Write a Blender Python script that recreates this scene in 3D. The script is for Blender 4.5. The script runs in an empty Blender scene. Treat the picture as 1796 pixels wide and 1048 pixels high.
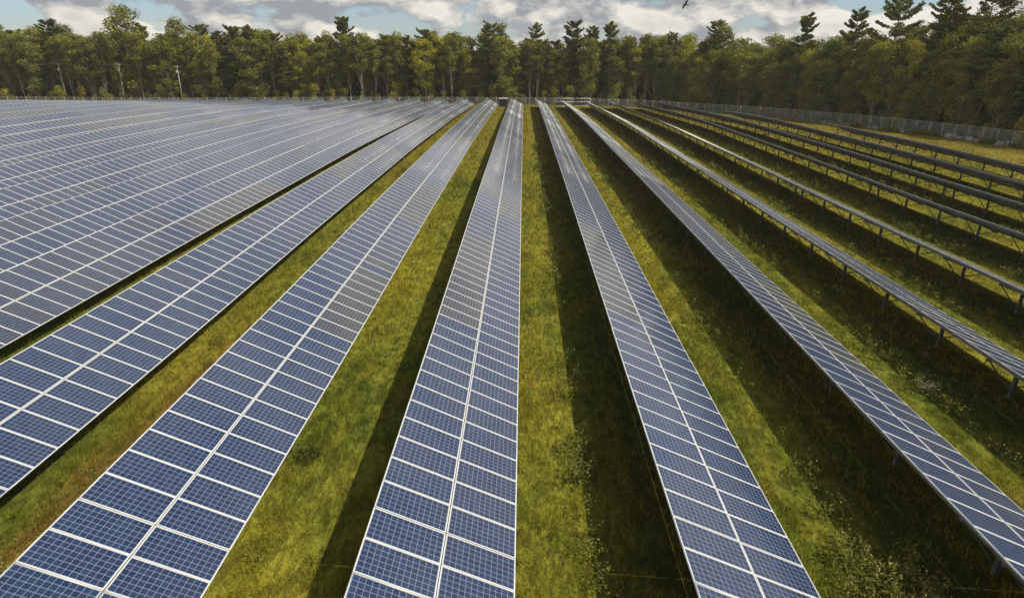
import bpy, math, random
import numpy as np
from mathutils import Vector, Matrix

R = math.radians
rnd = random.Random(7)
nr = np.random.RandomState(11)
sc = bpy.context.scene
col = sc.collection

# ------------------------------------------------------------------ camera
F_PX, W_PX, H_PX = 1040.0, 1796.0, 1048.0
PITCH, YAW = math.atan(422.0 / F_PX), R(1.046)
CAM = Vector((0.0, 0.0, 12.95))
cam_data = bpy.data.cameras.new('camera')
cam = bpy.data.objects.new('camera', cam_data)
col.objects.link(cam)
cam.location = CAM
cam.rotation_euler = (math.pi / 2 - PITCH, 0, YAW)
cam_data.sensor_width = 36.0
cam_data.lens = 36.0 * F_PX / W_PX
cam_data.clip_end = 9000
cam_data.clip_start = 0.1
sc.camera = cam


def screen(x, y, z):
    """where a world point falls in the 1796 px frame: (px, py, depth)"""
    cp, sp, cy, sy = math.cos(PITCH), math.sin(PITCH), math.cos(YAW), math.sin(YAW)
    dx, dy, dz = x - CAM.x, y - CAM.y, z - CAM.z
    xr = dx * cy + dy * sy
    fw = (-dx * sy + dy * cy)
    dep = fw * cp - dz * sp
    up = fw * sp + dz * cp
    if dep <= 0.1:
        return (-9999, -9999, dep)
    return (W_PX / 2 + F_PX * xr / dep, H_PX / 2 - F_PX * up / dep, dep)


# ------------------------------------------------------------------ terrain
def sstep(a, b, v):
    t = np.clip((np.asarray(v, float) - a) / (b - a), 0, 1)
    return t * t * (3 - 2 * t)


def zg(X, Y):
    X = np.asarray(X, float)
    Y = np.asarray(Y, float)
    S = sstep(115, 195, Y)
    Xc = np.clip(X, -125, 95)
    base = -0.02 * Xc * np.where(Xc < 0, 1 - S, 1 - 0.4 * S)
    fade = sstep(10, 45, Y)
    und = fade * (0.13 * np.sin(Y / 21.0 + X / 24.0) + 0.025 * np.sin(Y / 7.5 - X / 14.0 + 1))
    und = und * (1 - sstep(210, 400, Y))
    bump = 0.3 * np.exp(-((Y - 85) / 35.0) ** 2)
    return base - 1.1 * S + bump + und + 0.45 * sstep(27, 38, X) * (1 - S)


def zgf(x, y):
    return float(zg(x, y))


# ------------------------------------------------------------------ node helpers
def new_mat(name):
    m = bpy.data.materials.new(name)
    m.use_nodes = True
    nt = m.node_tree
    nt.nodes.clear()
    out = nt.nodes.new('ShaderNodeOutputMaterial')
    return m, nt, out


def N(nt, t, **kw):
    n = nt.nodes.new(t)
    ins = kw.pop('ins', {})
    for k, v in kw.items():
        setattr(n, k, v)
    for k, v in ins.items():
        if isinstance(v, bpy.types.NodeSocket):
            nt.links.new(v, n.inputs[k])
        else:
            n.inputs[k].default_value = v
    return n


def math_n(nt, op, a, b=None, c=None, clamp=False):
    ins = {0: a}
    if b is not None:
        ins[1] = b
    if c is not None:
        ins[2] = c
    n = N(nt, 'ShaderNodeMath', operation=op, ins=ins)
    n.use_clamp = clamp
    return n.outputs[0]


def mixc(nt, f, a, b, mode='MIX'):
    n = nt.nodes.new('ShaderNodeMix')
    n.data_type = 'RGBA'
    n.blend_type = mode
    for i, v in ((0, f), (6, a), (7, b)):
        if isinstance(v, bpy.types.NodeSocket):
            nt.links.new(v, n.inputs[i])
        else:
            n.inputs[i].default_value = v if i == 0 else (*v[:3], 1)
    return n.outputs[2]


def noise(nt, vec, scale, detail=4, rough=0.55, dist=0.0):
    n = N(nt, 'ShaderNodeTexNoise', ins={'Vector': vec, 'Scale': scale, 'Detail': detail, 'Roughness': rough, 'Distortion': dist})
    return n.outputs['Fac']


def smooth(nt, v, lo, hi):
    n = N(nt, 'ShaderNodeMapRange', interpolation_type='SMOOTHSTEP', ins={0: v, 1: lo, 2: hi, 3: 0.0, 4: 1.0})
    return n.outputs[0]


def principled(nt, out, **ins):
    p = N(nt, 'ShaderNodeBsdfPrincipled', ins=ins)
    nt.links.new(p.outputs[0], out.inputs['Surface'])
    return p


# ------------------------------------------------------------------ materials
def grass_colour(nt, blade=False):
    pos = N(nt, 'ShaderNodeNewGeometry').outputs['Position']
    mp = N(nt, 'ShaderNodeMapping', ins={'Vector': pos, 'Scale': (1.0, 0.45, 1.0)}).outputs[0]
    big = smooth(nt, noise(nt, mp, 0.16, 5, 0.6), 0.36, 0.64)
    mid = smooth(nt, noise(nt, mp, 0.9, 5, 0.62, 0.6), 0.35, 0.68)
    fine = noise(nt, mp, 7.0, 5, 0.7)
    c = mixc(nt, big, (0.120, 0.165, 0.019), (0.30, 0.275, 0.030))
    c = mixc(nt, math_n(nt, 'MULTIPLY', mid, 0.55), c, (0.31, 0.265, 0.030))
    # reddish brown seed heads and dry patches
    rust = smooth(nt, noise(nt, mp, 0.42, 5, 0.65, 1.2), 0.54, 0.70)
    rust = math_n(nt, 'MULTIPLY', rust, math_n(nt, 'MULTIPLY_ADD', fine, 0.9, 0.15))
    # drier towards the far end of the field
    sx = N(nt, 'ShaderNodeSeparateXYZ', ins={0: pos})
    far = smooth(nt, sx.outputs[1], 25.0, 120.0)
    rust = math_n(nt, 'MULTIPLY', rust, math_n(nt, 'MULTIPLY_ADD', far, 0.8, 0.7), clamp=True)
    c = mixc(nt, math_n(nt, 'MULTIPLY', far, 0.42), c, (0.25, 0.185, 0.024))
    edge = math_n(nt, 'MULTIPLY', smooth(nt, sx.outputs[0], 56.0, 66.0), math_n(nt, 'MULTIPLY_ADD', mid, 0.4, 0.0))
    rust = math_n(nt, 'MAXIMUM', rust, edge)
    c = mixc(nt, rust, c, (0.27, 0.150, 0.035))
    # a run of brown seed heads along the second aisle on the left
    bx = math_n(nt, 'ABSOLUTE', math_n(nt, 'SUBTRACT', math_n(nt, 'ADD', sx.outputs[0], math_n(nt, 'MULTIPLY', mid, 0.6)), -13.4))
    bm_ = math_n(nt, 'MULTIPLY', math_n(nt, 'SUBTRACT', 1.0, smooth(nt, bx, 0.25, 1.1)), math_n(nt, 'SUBTRACT', 1.0, smooth(nt, sx.outputs[1], 20.0, 32.0)))
    c = mixc(nt, math_n(nt, 'MULTIPLY', bm_, math_n(nt, 'MULTIPLY_ADD', fine, 0.8, 0.3)), c, (0.25, 0.135, 0.035))
    # lighter and darker tufts
    tuft = smooth(nt, noise(nt, mp, 3.2, 4, 0.6, 0.8), 0.36, 0.66)
    k = math_n(nt, 'MULTIPLY', math_n(nt, 'MULTIPLY_ADD', fine, 1.3, 0.35), math_n(nt, 'MULTIPLY_ADD', tuft, 0.75, 0.60))
    vm = N(nt, 'ShaderNodeVectorMath', operation='SCALE', ins={0: c, 'Scale': k})
    return vm.outputs[0], pos, fine, sx


m_ground, nt, out = new_mat('meadow_ground')
gc, pos, fine, sx = grass_colour(nt)
att = N(nt, 'ShaderNodeAttribute', attribute_name='forest').outputs['Fac']
litter = mixc(nt, noise(nt, pos, 1.5, 5), (0.025, 0.017, 0.009), (0.05, 0.04, 0.02))
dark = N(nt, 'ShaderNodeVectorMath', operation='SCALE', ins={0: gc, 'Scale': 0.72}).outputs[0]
table_shade = N(nt, 'ShaderNodeAttribute', attribute_name='under').outputs['Fac']
# thinner sward, coloured darker to paint in the shade of the tables
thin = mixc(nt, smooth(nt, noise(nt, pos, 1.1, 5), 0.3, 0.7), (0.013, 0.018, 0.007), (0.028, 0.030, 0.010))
c2 = mixc(nt, math_n(nt, 'MULTIPLY', table_shade, 0.75), dark, thin)
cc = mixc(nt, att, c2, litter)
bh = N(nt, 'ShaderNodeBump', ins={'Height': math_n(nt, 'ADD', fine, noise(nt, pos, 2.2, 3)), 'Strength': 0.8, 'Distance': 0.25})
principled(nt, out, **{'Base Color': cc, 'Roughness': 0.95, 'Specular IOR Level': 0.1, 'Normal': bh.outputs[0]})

m_grass, nt, out = new_mat('grass_blades')
gc, pos, fine, sx = grass_colour(nt, True)
v = N(nt, 'ShaderNodeAttribute', attribute_name='var').outputs['Fac']
gk = N(nt, 'ShaderNodeVectorMath', operation='SCALE', ins={0: gc, 'Scale': math_n(nt, 'MULTIPLY_ADD', v, 0.8, 0.72)}).outputs[0]
straw = math_n(nt, 'GREATER_THAN', v, 0.93)
gk = mixc(nt, math_n(nt, 'MULTIPLY', straw, 0.5), gk, (0.30, 0.25, 0.09))
d = N(nt, 'ShaderNodeBsdfDiffuse', ins={'Color': gk})
tr = N(nt, 'ShaderNodeBsdfTranslucent', ins={'Color': gk})
mx = N(nt, 'ShaderNodeMixShader', ins={0: 0.35, 1: d.outputs[0], 2: tr.outputs[0]})
nt.links.new(mx.outputs[0], out.inputs['Surface'])


def leaf_mat(name, dark, light, tl=0.3):
    m, nt, out = new_mat(name)
    v = N(nt, 'ShaderNodeAttribute', attribute_name='var').outputs['Fac']
    c = mixc(nt, v, dark, light)
    oc = N(nt, 'ShaderNodeObjectInfo').outputs['Color']
    c = mixc(nt, 1.0, c, oc, 'MULTIPLY')
    d = N(nt, 'ShaderNodeBsdfDiffuse', ins={'Color': c})
    tr = N(nt, 'ShaderNodeBsdfTranslucent', ins={'Color': c})
    mx = N(nt, 'ShaderNodeMixShader', ins={0: tl, 1: d.outputs[0], 2: tr.outputs[0]})
    nt.links.new(mx.outputs[0], out.inputs['Surface'])
    return m


m_leaf = leaf_mat('broad_leaves', (0.100, 0.118, 0.020), (0.36, 0.345, 0.066))
m_needle = leaf_mat('pine_needles', (0.065, 0.082, 0.020), (0.24, 0.24, 0.062), 0.15)
m_weed = leaf_mat('weed_leaves', (0.09, 0.11, 0.016), (0.27, 0.26, 0.07), 0.25)
m_seed = leaf_mat('pale_seed_heads', (0.22, 0.20, 0.10), (0.55, 0.52, 0.36), 0.2)


def simple_mat(name, c1, c2, scale=6.0, rough=0.6, metal=0.0, bump=0.0, spec=0.4, stretch=(1, 1, 1)):
    m, nt, out = new_mat(name)
    tc = N(nt, 'ShaderNodeTexCoord').outputs['Object']
    mp = N(nt, 'ShaderNodeMapping', ins={'Vector': tc, 'Scale': stretch}).outputs[0]
    n = noise(nt, mp, scale, 6, 0.65)
    c = mixc(nt, smooth(nt, n, 0.3, 0.7), c1, c2)
    ins = {'Base Color': c, 'Roughness': rough, 'Metallic': metal, 'Specular IOR Level': spec}
    if bump:
        ins['Normal'] = N(nt, 'ShaderNodeBump', ins={'Height': n, 'Strength': bump, 'Distance': 0.05}).outputs[0]
    principled(nt, out, **ins)
    return m


m_bark = simple_mat('bark', (0.16, 0.14, 0.10), (0.40, 0.36, 0.27), 3.0, 0.9, bump=0.6, stretch=(1, 1, 0.2), spec=0.1)
m_pinebark = simple_mat('pine_bark', (0.05, 0.042, 0.033), (0.12, 0.10, 0.08), 3.0, 0.9, bump=0.6, stretch=(1, 1, 0.2), spec=0.1)
m_frame = simple_mat('anodised_aluminium', (0.50, 0.50, 0.475), (0.66, 0.66, 0.625), 1.3, 0.42, 0.15)
m_steel = simple_mat('galvanised_steel', (0.11, 0.108, 0.098), (0.21, 0.205, 0.19), 5.0, 0.55, 0.35)
m_back = simple_mat('white_backsheet', (0.30, 0.30, 0.31), (0.36, 0.36, 0.37), 2.0, 0.6)
m_fpost = simple_mat('fence_steel', (0.42, 0.42, 0.39), (0.58, 0.58, 0.54), 4.0, 0.5, 0.3)
m_gate = simple_mat('white_painted_tube', (0.70, 0.70, 0.66), (0.82, 0.82, 0.78), 4.0, 0.5)
m_cab = simple_mat('dark_cabinet_paint', (0.012, 0.016, 0.020), (0.022, 0.028, 0.034), 4.0, 0.5)
m_cabtop = simple_mat('pale_cabinet_roof', (0.6, 0.6, 0.6), (0.75, 0.75, 0.74), 4.0, 0.5)
m_pole = simple_mat('weathered_pole_wood', (0.22, 0.19, 0.14), (0.38, 0.34, 0.27), 3.0, 0.85, bump=0.4, stretch=(1, 1, 0.15), spec=0.15)
m_insul = simple_mat('grey_porcelain', (0.3, 0.3, 0.3), (0.42, 0.42, 0.4), 4.0, 0.4)
m_rock = simple_mat('pale_field_stone', (0.13, 0.12, 0.10), (0.38, 0.36, 0.30), 2.2, 0.9, bump=0.9, spec=0.15)
m_wire = simple_mat('aluminium_wire', (0.18, 0.18, 0.18), (0.25, 0.25, 0.25), 2.0, 0.6)
m_bird = simple_mat('brown_feathers', (0.018, 0.014, 0.010), (0.05, 0.038, 0.025), 12.0, 0.85, spec=0.1)

# silicon cells under glass
m_cell, nt, out = new_mat('silicon_cells_under_glass')
uv = N(nt, 'ShaderNodeUVMap', uv_map='UVMap').outputs[0]
su = N(nt, 'ShaderNodeSeparateXYZ', ins={0: uv})
fu = math_n(nt, 'FRACT', su.outputs[0])
fv = math_n(nt, 'FRACT', su.outputs[1])
du = math_n(nt, 'ABSOLUTE', math_n(nt, 'SUBTRACT', fu, 0.5))
dv = math_n(nt, 'ABSOLUTE', math_n(nt, 'SUBTRACT', fv, 0.5))
line = math_n(nt, 'GREATER_THAN', math_n(nt, 'MAXIMUM', du, dv), 0.468)
# border outside the cell field
bu = math_n(nt, 'ABSOLUTE', math_n(nt, 'SUBTRACT', su.outputs[0], 6.0))
bv = math_n(nt, 'ABSOLUTE', math_n(nt, 'SUBTRACT', su.outputs[1], 3.0))
brd = math_n(nt, 'MAXIMUM', math_n(nt, 'GREATER_THAN', bu, 6.0), math_n(nt, 'GREATER_THAN', bv, 3.0))
line = math_n(nt, 'MAXIMUM', line, brd)
# three silver busbars along each cell
bb = math_n(nt, 'ABSOLUTE', math_n(nt, 'SUBTRACT', math_n(nt, 'FRACT', math_n(nt, 'MULTIPLY', su.outputs[1], 3.0)), 0.5))
bb = math_n(nt, 'LESS_THAN', bb, 0.035)
t1 = N(nt, 'ShaderNodeAttribute', attribute_name='tone').outputs['Fac']
t2 = N(nt, 'ShaderNodeAttribute', attribute_name='tone', attribute_type='OBJECT').outputs['Fac']
tone = math_n(nt, 'ADD', t1, t2)
pos = N(nt, 'ShaderNodeNewGeometry').outputs['Position']
cellid = N(nt, 'ShaderNodeVectorMath', operation='FLOOR', ins={0: uv}).outputs[0]
pr = N(nt, 'ShaderNodeVectorMath', operation='ADD', ins={0: cellid, 1: N(nt, 'ShaderNodeCombineXYZ', ins={0: math_n(nt, 'MULTIPLY', tone, 91.0), 2: math_n(nt, 'MULTIPLY', tone, 37.0)}).outputs[0]}).outputs[0]
wn = N(nt, 'ShaderNodeTexWhiteNoise', noise_dimensions='3D', ins={'Vector': pr}).outputs['Value']
grain = noise(nt, pos, 28.0, 2, 0.5)
blue = mixc(nt, wn, (0.006, 0.016, 0.050), (0.015, 0.031, 0.082))
grey = mixc(nt, wn, (0.028, 0.029, 0.030), (0.046, 0.046, 0.045))
c = mixc(nt, smooth(nt, tone, 0.15, 0.95), blue, grey)
c = mixc(nt, math_n(nt, 'MULTIPLY', grain, 0.25), c, (0.035, 0.055, 0.11))
c = mixc(nt, math_n(nt, 'MULTIPLY', bb, 0.35), c, (0.32, 0.35, 0.40))
c = mixc(nt, math_n(nt, 'MULTIPLY', line, 0.50), c, (0.42, 0.47, 0.56))
dust = noise(nt, pos, 0.35, 5, 0.6)
rgh = math_n(nt, 'MULTIPLY_ADD', dust, 0.16, 0.06)
principled(nt, out, **{'Base Color': c, 'Roughness': rgh, 'IOR': 1.5, 'Specular IOR Level': 0.47, 'Coat Weight': 0.0})

# chain link wire
m_link, nt, out = new_mat('chain_link_wire')
uv = N(nt, 'ShaderNodeUVMap', uv_map='UVMap').outputs[0]
su = N(nt, 'ShaderNodeSeparateXYZ', ins={0: uv})
a = math_n(nt, 'FRACT', math_n(nt, 'MULTIPLY', math_n(nt, 'ADD', su.outputs[0], su.outputs[1]), 12.0))
b = math_n(nt, 'FRACT', math_n(nt, 'MULTIPLY', math_n(nt, 'SUBTRACT', su.outputs[0], su.outputs[1]), 12.0))
w = math_n(nt, 'MULTIPLY_ADD', noise(nt, uv, 1.2, 3), 0.18, 0.12)
pb = N(nt, 'ShaderNodeBsdfPrincipled', ins={'Base Color': (0.46, 0.46, 0.42, 1), 'Roughness': 0.6, 'Metallic': 0.2})
tp = N(nt, 'ShaderNodeBsdfTransparent')
mx = N(nt, 'ShaderNodeMixShader', ins={0: w, 1: tp.outputs[0], 2: pb.outputs[0]})
nt.links.new(mx.outputs[0], out.inputs['Surface'])


# ------------------------------------------------------------------ mesh helpers
class MB:
    """collects vertices, faces, material indices, uvs for one mesh"""
    def __init__(self):
        self.v, self.f, self.mi, self.uv = [], [], [], []

    def face(self, idx, mi=0, uv=None):
        self.f.append(tuple(idx))
        self.mi.append(mi)
        self.uv.append(uv)

    def box(self, x0, x1, y0, y1, z0, z1, mi=0, M=None):
        b = len(self.v)
        for p in ((x0, y0, z0), (x1, y0, z0), (x1, y1, z0), (x0, y1, z0), (x0, y0, z1), (x1, y0, z1), (x1, y1, z1), (x0, y1, z1)):
            self.v.append(tuple(M @ Vector(p)) if M else p)
        for q in ((0, 3, 2, 1), (4, 5, 6, 7), (0, 1, 5, 4), (1, 2, 6, 5), (2, 3, 7, 6), (3, 0, 4, 7)):
            self.face([b + i for i in q], mi)

    def tube(self, pts, rad, n=6, mi=0, cap=True):
        pts = [Vector(p) for p in pts]
        if not isinstance(rad, (list, tuple)):
            rad = [rad] * len(pts)
        rings = []
        for i, p in enumerate(pts):
            t = (pts[min(i + 1, len(pts) - 1)] - pts[max(i - 1, 0)])
            if t.length < 1e-6:
                t = Vector((0, 0, 1))
            t.normalize()
            ref = Vector((1, 0, 0)) if abs(t.x) < 0.8 else Vector((0, 1, 0))
            a = t.cross(ref).normalized()
            b2 = t.cross(a).normalized()
            b = len(self.v)
            for k in range(n):
                an = 2 * math.pi * k / n
                self.v.append(tuple(p + (a * math.cos(an) + b2 * math.sin(an)) * rad[i]))
            rings.append(b)
        for i in range(len(rings) - 1):
            for k in range(n):
                k2 = (k + 1) % n
                self.face((rings[i] + k, rings[i + 1] + k, rings[i + 1] + k2, rings[i] + k2), mi)
        if cap:
            self.face([rings[0] + k for k in range(n)], mi)
            self.face([rings[-1] + k for k in reversed(range(n))], mi)

    def bar(self, p0, p1, wd, ht, mi=0):
        """rectangular bar between two points"""
        p0, p1 = Vector(p0), Vector(p1)
        t = p1 - p0
        L = t.length
        t.normalize()
        ref = Vector((0, 0, 1)) if abs(t.z) < 0.95 else Vector((1, 0, 0))
        s = t.cross(ref).normalized()
        u = s.cross(t).normalized()
        M = Matrix(((t.x, s.x, u.x, p0.x), (t.y, s.y, u.y, p0.y), (t.z, s.z, u.z, p0.z), (0, 0, 0, 1)))
        self.box(0, L, -wd / 2, wd / 2, -ht / 2, ht / 2, mi, M)

    def mesh(self, name, mats, smooth_shade=False):
        me = bpy.data.meshes.new(name)
        me.from_pydata(self.v, [], self.f)
        for m in mats:
            me.materials.append(m)
        me.polygons.foreach_set('material_index', self.mi)
        if any(u is not None for u in self.uv):
            ul = me.uv_layers.new(name='UVMap')
            arr = []
            for f, u in zip(self.f, self.uv):
                arr += [c for p in (u or [(0, 0)] * len(f)) for c in p]
            ul.data.foreach_set('uv', arr)
        if smooth_shade:
            me.polygons.foreach_set('use_smooth', [True] * len(self.f))
        me.update()
        return me


def np_mesh(name, verts, quads, mats, mi=None, uv=None, attrs=None, tri=False):
    k = quads.shape[1]
    me = bpy.data.meshes.new(name)
    me.vertices.add(len(verts))
    me.vertices.foreach_set('co', np.ascontiguousarray(verts, np.float32).ravel())
    me.loops.add(quads.size)
    me.loops.foreach_set('vertex_index', quads.astype(np.int32).ravel())
    me.polygons.add(len(quads))
    me.polygons.foreach_set('loop_start', np.arange(0, quads.size, k, dtype=np.int32))
    me.polygons.foreach_set('loop_total', np.full(len(quads), k, np.int32))
    for m in mats:
        me.materials.append(m)
    if mi is not None:
        me.polygons.foreach_set('material_index', mi.astype(np.int32))
    if uv is not None:
        ul = me.uv_layers.new(name='UVMap')
        ul.data.foreach_set('uv', np.ascontiguousarray(uv, np.float32).ravel())
    me.update(calc_edges=True)
    for an, (dom, dat) in (attrs or {}).items():
        at = me.attributes.new(an, 'FLOAT', dom)
        at.data.foreach_set('value', np.ascontiguousarray(dat, np.float32).ravel())
    return me


def link(name, data, parent=None, loc=None, M=None):
    o = bpy.data.objects.new(name, data)
    col.objects.link(o)
    if parent is not None:
        o.parent = parent
    if M is not None:
        o.matrix_basis = M
    elif loc is not None:
        o.location = loc
    return o


def tag(o, label, cat=None, group=None, kind=None):
    o['label'] = label
    if cat:
        o['category'] = cat
    if group:
        o['group'] = group
    if kind:
        o['kind'] = kind
    return o


ORD = ['', 'first', 'second', 'third', 'fourth', 'fifth', 'sixth', 'seventh', 'eighth', 'ninth', 'tenth', 'eleventh', 'twelfth', 'thirteenth', 'fourteenth', 'fifteenth', 'sixteenth', 'seventeenth', 'eighteenth', 'nineteenth', 'twentieth']

# ------------------------------------------------------------------ layout of the array
TILT = R(25)
MOD_U, MOD_V, GAP_U, GAP_V = 1.956, 1.002, 0.022, 0.010
WID = 2 * MOD_U + GAP_U
WX, WZ = WID * math.cos(TILT), WID * math.sin(TILT)
PITCH_ROW, X0 = 7.5, -0.12
LOW = 0.80
TGAP = 0.016
rows = []
for n in range(-15, 9):
    xl = X0 + PITCH_ROW * n
    y_end = 193.0
    if n == 7:
        y_end = 152.0
    if n == 8:
        y_end = 115.0
    side = 0.883 if n < 0 else 0.844
    vis = (max(abs(xl) - (WX if n > 0 else 0), 0) / side - 4.4) / 0.9266
    y_vis = max(9.5, vis)
    y_start = max(-3.0, y_vis - 14)
    rows.append((n, xl, y_start, y_vis, y_end))


def row_z(n_x, y):
    return zgf(n_x - WX / 2, y) + LOW


# ------------------------------------------------------------------ ground
FENCE = [(-235.0, 199.0), (36.0, 199.0), (66.0, 167.0), (81.0, 120.0), (84.2, 102.8), (88.0, 60.0), (90.0, 5.0)]


def fence_x(y):
    ys = np.array([p[1] for p in FENCE[1:]][::-1])
    xs = np.array([p[0] for p in FENCE[1:]][::-1])
    return np.interp(y, ys, xs)


gx = np.concatenate([[-5000, -2500, -1200, -700, -450, -320, -260], np.arange(-230, 131, 1.0), [150, 200, 300, 500, 900, 2000, 5000]])
gy = np.concatenate([[-2500, -1200, -500, -200, -80], np.arange(-30, 251, 1.5), [270, 310, 400, 600, 1000, 2000, 4500, 8000]])
GX, GY = np.meshgrid(gx, gy)
GZ = zg(GX, GY)
verts = np.stack([GX, GY, GZ], -1).reshape(-1, 3)
nx, ny = len(gx), len(gy)
ii, jj = np.meshgrid(np.arange(nx - 1), np.arange(ny - 1))
a0 = (jj * nx + ii).ravel()
quads = np.stack([a0, a0 + 1, a0 + nx + 1, a0 + nx], -1)
forest = np.maximum(sstep(199.5, 204, GY), sstep(0.5, 5, GX - fence_x(GY)))
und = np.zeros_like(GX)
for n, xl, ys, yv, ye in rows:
    cx = xl - WX / 2 - 0.9  # strip of painted shade, moved left of the table like its shadow
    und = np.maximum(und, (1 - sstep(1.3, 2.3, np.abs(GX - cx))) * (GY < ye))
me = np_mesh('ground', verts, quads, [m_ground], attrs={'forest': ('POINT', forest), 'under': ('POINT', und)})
me.polygons.foreach_set('use_smooth', np.ones(len(quads), bool))
g = link('ground', me)
g['kind'] = 'structure'
g['label'] = 'meadow ground with olive green and rusty grass between the panel rows'

# ------------------------------------------------------------------ solar panel module meshes
FW, TH = 0.031, 0.04


def module_frame(mb, mi=0):
    u, v = MOD_U / 2, MOD_V / 2
    mb.box(-u, u, -v, -v + FW, -TH, 0, mi)
    mb.box(-u, u, v - FW, v, -TH, 0, mi)
    mb.box(-u, -u + FW, -v + FW, v - FW, -TH, 0, mi)
    mb.box(u - FW, u, -v + FW, v - FW, -TH, 0, mi)


def module_plate(mb, mi_c=0, mi_b=1):
    u, v = MOD_U / 2 - FW, MOD_V / 2 - FW
    b = len(mb.v)
    for z in (-0.010, -0.004):
        for p in ((-u, -v), (u, -v), (u, v), (-u, v)):
            mb.v.append((p[0], p[1], z))
    mb.face((b + 3, b + 2, b + 1, b), mi_b)
    a, c = 0.05, 0.04
    mb.face((b + 4, b + 5, b + 6, b + 7), mi_c, [(-a, -c), (12 + a, -c), (12 + a, 6 + c), (-a, 6 + c)])
    # junction box below
    mb.box(-u + 0.10, -u + 0.24, -0.06, 0.06, -0.035, -0.0105, mi_b)


mb = MB()
module_frame(mb)
me_mod_frame = mb.mesh('panel_frame', [m_frame])
mb = MB()
module_plate(mb)
me_mod_plate = mb.mesh('solar_panel', [m_cell, m_back])
mb = MB()
module_plate(mb)
module_frame(mb, 2)
TV = np.array(mb.v)
TF = np.array(mb.f)
TM = np.array(mb.mi)
TU = np.array([c for u in mb.uv for c in (u or [(0, 0)] * 4)])

# H section post (height from buried foot to head), rafter, struts in row-local coordinates
XM = -WX / 2


def plane_z(x, off):
    """height above the row's low edge of a line parallel to the glass, off metres below it"""
    return -x * math.tan(TILT) - off / math.cos(TILT)


def post_mesh():
    mb = MB()
    zt = plane_z(XM, 0.31)
    zb = -LOW - 0.45
    mb.box(XM - 0.075, XM - 0.065, -0.06, 0.06, zb, zt)
    mb.box(XM + 0.065, XM + 0.075, -0.06, 0.06, zb, zt)
    mb.box(XM - 0.065, XM + 0.065, -0.005, 0.005, zb, zt)
    return mb.mesh('post', [m_steel])


def rafter_mesh():
    mb = MB()
    xa, xb = -WX + 0.35, -0.35
    mb.bar((xa, 0, plane_z(xa, 0.25)), (xb, 0, plane_z(xb, 0.25)), 0.06, 0.10)
    # bolted plate at each end
    for x in (xa + 0.05, xb - 0.05):
        mb.box(x - 0.07, x + 0.07, -0.05, 0.05, plane_z(x, 0.20) - 0.13, plane_z(x, 0.20) - 0.05)
    return mb.mesh('rafter', [m_steel])


def strut_mesh(xe, zf):
    mb = MB()
    s = -1 if xe < XM else 1
    mb.bar((XM + s * 0.08, 0.02, zf), (xe, 0.02, plane_z(xe, 0.29)), 0.05, 0.05)
    return mb.mesh('strut', [m_steel])


rack_cache = {}


def set_tilt(deg):
    global TILT, WX, WZ, XM, me_post, me_rafter, me_strut_a, me_strut_b
    TILT = R(deg)
    WX, WZ = WID * math.cos(TILT), WID * math.sin(TILT)
    XM = -WX / 2
    if deg not in rack_cache:
        rack_cache[deg] = (post_mesh(), rafter_mesh(), strut_mesh(-WX + 0.5, -LOW + 0.30), strut_mesh(-0.55, -LOW + 0.55))
    me_post, me_rafter, me_strut_a, me_strut_b = rack_cache[deg]




def tone_for(n, half, patches, y):
    t = 0.0
    for (y0, y1, v) in patches:
        if y0 <= y <= y1:
            t = v
    return t


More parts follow.
